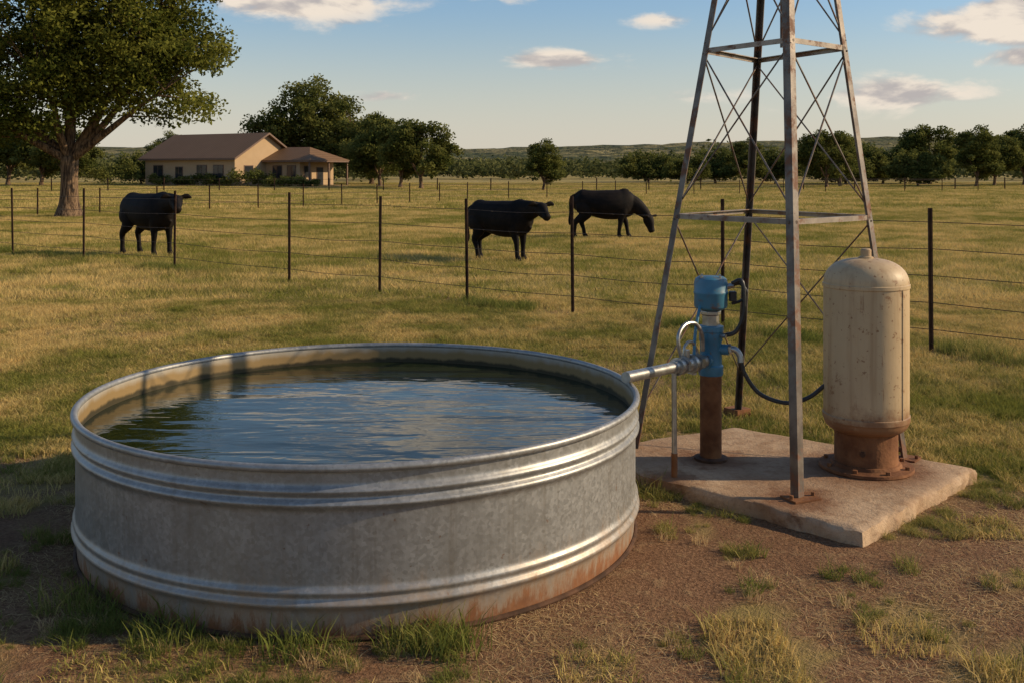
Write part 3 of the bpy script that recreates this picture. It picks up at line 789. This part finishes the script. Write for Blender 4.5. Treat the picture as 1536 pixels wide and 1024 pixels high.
for (x,y,s,rz,k) in ((33.8,110,.92,.2,tB),(37.8,118,.85,1.9,tC),(41.5,130,1.05,3.3,tD),(29.5,128,.80,1.0,tC),(46,116,.95,2.2,tD),(52.6,116,.93,.7,tC),(57,121,.9,2.7,tB),(62,124,1.0,.5,tC),(24,140,.9,.5,tD),(69,128,.9,4,tB),(-52,120,1.0,.5,tB),(-57,124,1.2,1.5,tC),(-63,128,1.3,2.5,tB),(-48.5,134,1.0,2.9,tD),(-70,122,1.2,.9,tC),(44,135,1.2,1.1,tD),(36,140,1.1,5.1,tD),(50,138,1.2,4.1,tD),(29,146,1.2,2.1,tD),(57,140,1.2,.1,tB),(20,150,1.1,3.,tD)):
    place_tree(k,x,y,s,rz)
# distant trees (one mass)
r=np.random.RandomState(77);C=[];R_=[]
def blob(x,y,h,w,z0=0.,dens=1.):
    m=int(150*dens);nb=6
    for j in range(nb):
        cx,cy,cz=x+r.uniform(-.5,.5)*w,y+r.uniform(-.5,.5)*w,z0+h*r.uniform(.30,.72)
        d=r.randn(m//nb,3);d/=np.linalg.norm(d,axis=1)[:,None]
        C.append(np.array([cx,cy,cz])+d*(r.rand(m//nb)**.4)[:,None]*np.array([w*.42,w*.42,h*.30]))
        R_.append(np.full(m//nb,r.rand())*.7+.3*r.rand(m//nb))
for i in range(1150):
    y=r.uniform(160,430);x=r.uniform(-.62,.62)*y
    g=float(fbm(np.array([x*.03]),np.array([y*.03]),5,2))
    if x/y<.10 and g<.47: continue
    if g<.33: continue
    h=r.uniform(3.4,7.8)*(1. if x/y>.12 else .8);blob(x,y,h,h*r.uniform(1.1,1.7),0,.9)
for i in range(900):
    y=r.uniform(430,700);x=r.uniform(-.62,.62)*y
    if float(fbm(np.array([x*.012]),np.array([y*.012]),15,2))<.38: continue
    h=r.uniform(4,10);blob(x,y,h,h*1.8,max(0,(y-500)*.008),.6)
C=np.concatenate(C);R_=np.concatenate(R_);C[:,2]=np.maximum(C[:,2],.1)
sz=.18+C[:,1]*.0013
lm=leafmesh('distant_trees',C,1.0,LEAF3,R_,5)
co=np.empty(len(lm.vertices)*3,np.float32);lm.vertices.foreach_get('co',co);co=co.reshape(-1,4,3)
co=C[:,None,:]+(co-C[:,None,:])*sz[:,None,None];lm.vertices.foreach_set('co',co.astype(np.float32).ravel());lm.update()
o=bpy.data.objects.new('distant_trees',lm);COL.objects.link(o)
def bush(x,y,w,h,seed):
    r2=np.random.RandomState(seed);C=[];R2=[]
    for j in range(16):
        c_=np.array([r2.uniform(-.5,.5)*w,r2.uniform(-.3,.3)*w,h*r2.uniform(.25,.75)])
        d=r2.randn(70,3);d/=np.linalg.norm(d,axis=1)[:,None]
        C.append(c_+d*(r2.rand(70)**.5)[:,None]*np.array([w*.22,w*.22,h*.3]));R2.append(np.clip(r2.rand()*.6+.4*r2.rand(70),0,1))
    C=np.concatenate(C);C[:,2]=np.maximum(C[:,2],.03)
    o=bpy.data.objects.new('bush',leafmesh('bush',C,.13,LEAF2,np.concatenate(R2),seed));COL.objects.link(o);o.location=(x,y,gg(x,y))
for i,(x,y,w,h) in enumerate(((-30.6,116.8,3.2,2.4),(-28.6,118.0,2.2,1.9),(-24.4,113.2,2.8,1.4),(-26.6,114.5,2.,1.3),(-36.0,119.5,2.8,1.6),(-33.6,118.4,2.2,1.2),(-38.8,121,2.2,1.2),(-42.,122.6,2.4,1.6),(-46.5,123.5,3.2,3.4),(-49,122,3,2.8),(-22.3,112.6,1.8,1.0))): bush(x,y,w,h,100+i)
# ------------------------------------------------------------------ house
H=empty('ranch_house',(-35.95,126.1,gg(-35.95,126.1)-.05),math.radians(-30))
WT=3.5
b=MB();b.box((0,0,WT/2),(15,10,WT));
b.prism([(-5,0),(5,0),(0,2.75)],(7.5,0,WT+.001),(7.3,0,WT+.001),(0,1,0),(0,0,1))
b.prism([(-5,0),(5,0),(0,2.75)],(-7.5,0,WT+.001),(-7.3,0,WT+.001),(0,1,0),(0,0,1))
b.box((10.2,3.0,1.6),(5.4,6,3.2));b.obj('walls',WALL,H,False)
def slab(b,p,t=.14):
    p=[np.array(q_,float) for q_ in p];k=len(p);base=len(b.v)
    b.v+=[tuple(q_) for q_ in p]+[tuple(q_-np.array([0,0,t])) for q_ in p]
    b.f.append(tuple(range(base,base+k)));b.f.append(tuple(range(base+k,base+2*k))[::-1])
    for j in range(k): b.f.append((base+j,base+k+j,base+k+(j+1)%k,base+(j+1)%k))
b=MB();zr=6.45;ov=.6;ze=WT+.2-ov*.55
slab(b,[(-8.1,-5-ov,ze),(8.1,-5-ov,ze),(8.1,0,zr),(-8.1,0,zr)]);slab(b,[(8.1,5+ov,ze),(-8.1,5+ov,ze),(-8.1,0,zr),(8.1,0,zr)])
x0,x1,y0,y1=7.53,15.0,-.7,6.7;zw=3.15;zt=4.75
slab(b,[(x0,y0,zw),(x1,y0,zw),(x1-3.2,3,zt),(x0,3,zt)],.13);slab(b,[(x1,y0,zw),(x1,y1,zw),(x1-3.2,3,zt)],.13);slab(b,[(x1,y1,zw),(x0,y1,zw),(x0,3,zt),(x1-3.2,3,zt)],.13)
b.obj('roof',ROOF,H,False)
b=MB()
b.box((0,-5.62,ze-.12),(16.3,.05,.2));b.box((11.25,-.72,zw-.14),(7.4,.05,.18));b.box((15.02,3,zw-.14),(.05,7.4,.18))
for sgn in (-1,1):
    b.prism([(0,0),(0,.22),(.05,.22),(.05,0)],(8.11,sgn*(5+ov),ze-.22),(8.11,0,zr-.22),(1,0,0),(0,0,1))
for y_ in (-.4,3.,6.4): b.box((14.7,y_,1.45),(.16,.16,2.95))
b.box((13.9,3,.08),(2.2,6.8,.16))
b.obj('trim_and_porch_posts',TRIM,H,False)
fr=MB();gl=MB()
def win(cx,cy,cz,w,h,ax):
    if ax=='y': fr.box((cx,cy-.02,cz),(w+.2,.06,h+.2));gl.box((cx,cy-.06,cz),(w,.04,h));fr.box((cx,cy-.09,cz),(.05,.03,h));
    else: fr.box((cx+.02,cy,cz),(.06,w+.2,h+.2));gl.box((cx+.06,cy,cz),(.04,w,h))
for x_ in (-5.2,2.2,4.9): win(x_,-5,1.75,1.5,1.5,'y')
win(-1.6,-5,1.2,1.1,2.2,'y');win(9.4,0,1.75,1.3,1.4,'y');win(11.6,0,1.75,1.2,1.4,'y')
win(12.9,3.5,1.2,1.,2.1,'x');win(12.9,1.2,1.8,.9,1.2,'x');win(7.5,-2.8,1.75,1.3,1.4,'x')
fr.obj('window_frames',TRIM,H,False);gl.obj('windows',GLASS,H,False)
# ------------------------------------------------------------------ world, sun, camera
EL=math.radians(26);AZ=math.radians(89)
w=bpy.data.worlds.new('World');scene.world=w;w.use_nodes=True;t=NT(w.node_tree)
sky=t.n('ShaderNodeTexSky',sky_type='NISHITA',sun_disc=False,sun_elevation=EL,sun_rotation=AZ,air_density=1.1,dust_density=.5,ozone_density=2.5)
gc=t.n('ShaderNodeTexCoord').outputs['Generated'];s=sepz(t,gc)
az=t.math('ARCTAN2',s[0],s[1]);el=t.math('ARCSINE',s[2])
nv=t.n('ShaderNodeCombineXYZ',ins={0:az,1:t.math('MULTIPLY',el,2.4),2:0.})
n1=t.noise(nv.outputs[0],10.,7,.6,.25);
nv2=t.mapping(nv.outputs[0],(1,1,1),(-.012,.03,0));n2=t.noise(nv2,10.,3,.6,.25)
acc=None
for (a,e,sa,se,k) in ((-.21,.168,.11,.028,1.4),(.047,.108,.066,.013,1.05),(.45,.132,.075,.024,1.45),(.46,.098,.06,.012,1.1),(.36,.070,.10,.020,.95),(-.125,.072,.045,.009,.9),(.14,.145,.04,.008,.8),(0,.174,.05,.012,1.),(.16,.072,.12,.010,.55),
    (-.04,.25,.18,.045,1.1),(.25,.32,.2,.06,.9),(-.5,.35,.3,.1,.8),(.8,.2,.3,.05,.8),(2.4,.3,.8,.1,.9),(-1.6,.3,.6,.1,.9)):
    da=t.math('DIVIDE',t.math('SUBTRACT',az,a),sa);de=t.math('DIVIDE',t.math('SUBTRACT',el,e),se)
    g=t.math('MULTIPLY',t.math('EXPONENT',t.math('MULTIPLY',t.math('ADD',t.math('MULTIPLY',da,da),t.math('MULTIPLY',de,de)),-1.)),k)
    acc=g if acc is None else t.math('MAXIMUM',acc,g)
dens=t.ramp(t.math('ADD',acc,t.math('MULTIPLY',t.math('SUBTRACT',n1,.5),2.6)),.40,.90)
dens=t.math('MULTIPLY',dens,t.ramp(acc,.05,.3))
dens=t.math('MULTIPLY',dens,t.ramp(acc,.3,.9,.6,.98))
shade=t.ramp(t.math('SUBTRACT',n1,n2),-.10,.07)
cc=t.mix(shade,(4.4,4.05,3.95),(8.0,7.0,5.9))
skyc=t.mix(t.ramp(el,.04,.22),sky.outputs[0],t.mix(1.,sky.outputs[0],(1.02,1.10,1.20),'MULTIPLY'))
warm=t.mix(t.ramp(el,.0,.17,.74,.0),skyc,(6.2,5.6,4.9))
fin=t.mix(dens,warm,cc)
bg=t.n('ShaderNodeBackground',ins={'Color':fin,'Strength':.11})
o=t.n('ShaderNodeOutputWorld');t.t.links.new(bg.outputs[0],o.inputs[0])
sl=bpy.data.lights.new('sun','SUN');sl.energy=5.;sl.angle=math.radians(.6);sl.color=(1.,.79,.52)
so=bpy.data.objects.new('sun',sl);COL.objects.link(so)
sd=Vector((math.sin(AZ)*math.cos(EL),math.cos(AZ)*math.cos(EL),math.sin(EL)))
so.rotation_euler=sd.to_track_quat('Z','Y').to_euler();so.location=(30,0,30)
cam=bpy.data.cameras.new('camera');cam.lens=36;cam.sensor_width=36;cam.shift_y=-.166;cam.clip_end=9000;cam.clip_start=.05
co_=bpy.data.objects.new('camera',cam);COL.objects.link(co_);co_.location=(0,0,1.8);co_.rotation_euler=(math.radians(90),0,0)
scene.camera=co_
scene.view_settings.view_transform='Standard';scene.view_settings.look='None';scene.view_settings.exposure=0;scene.view_settings.gamma=1
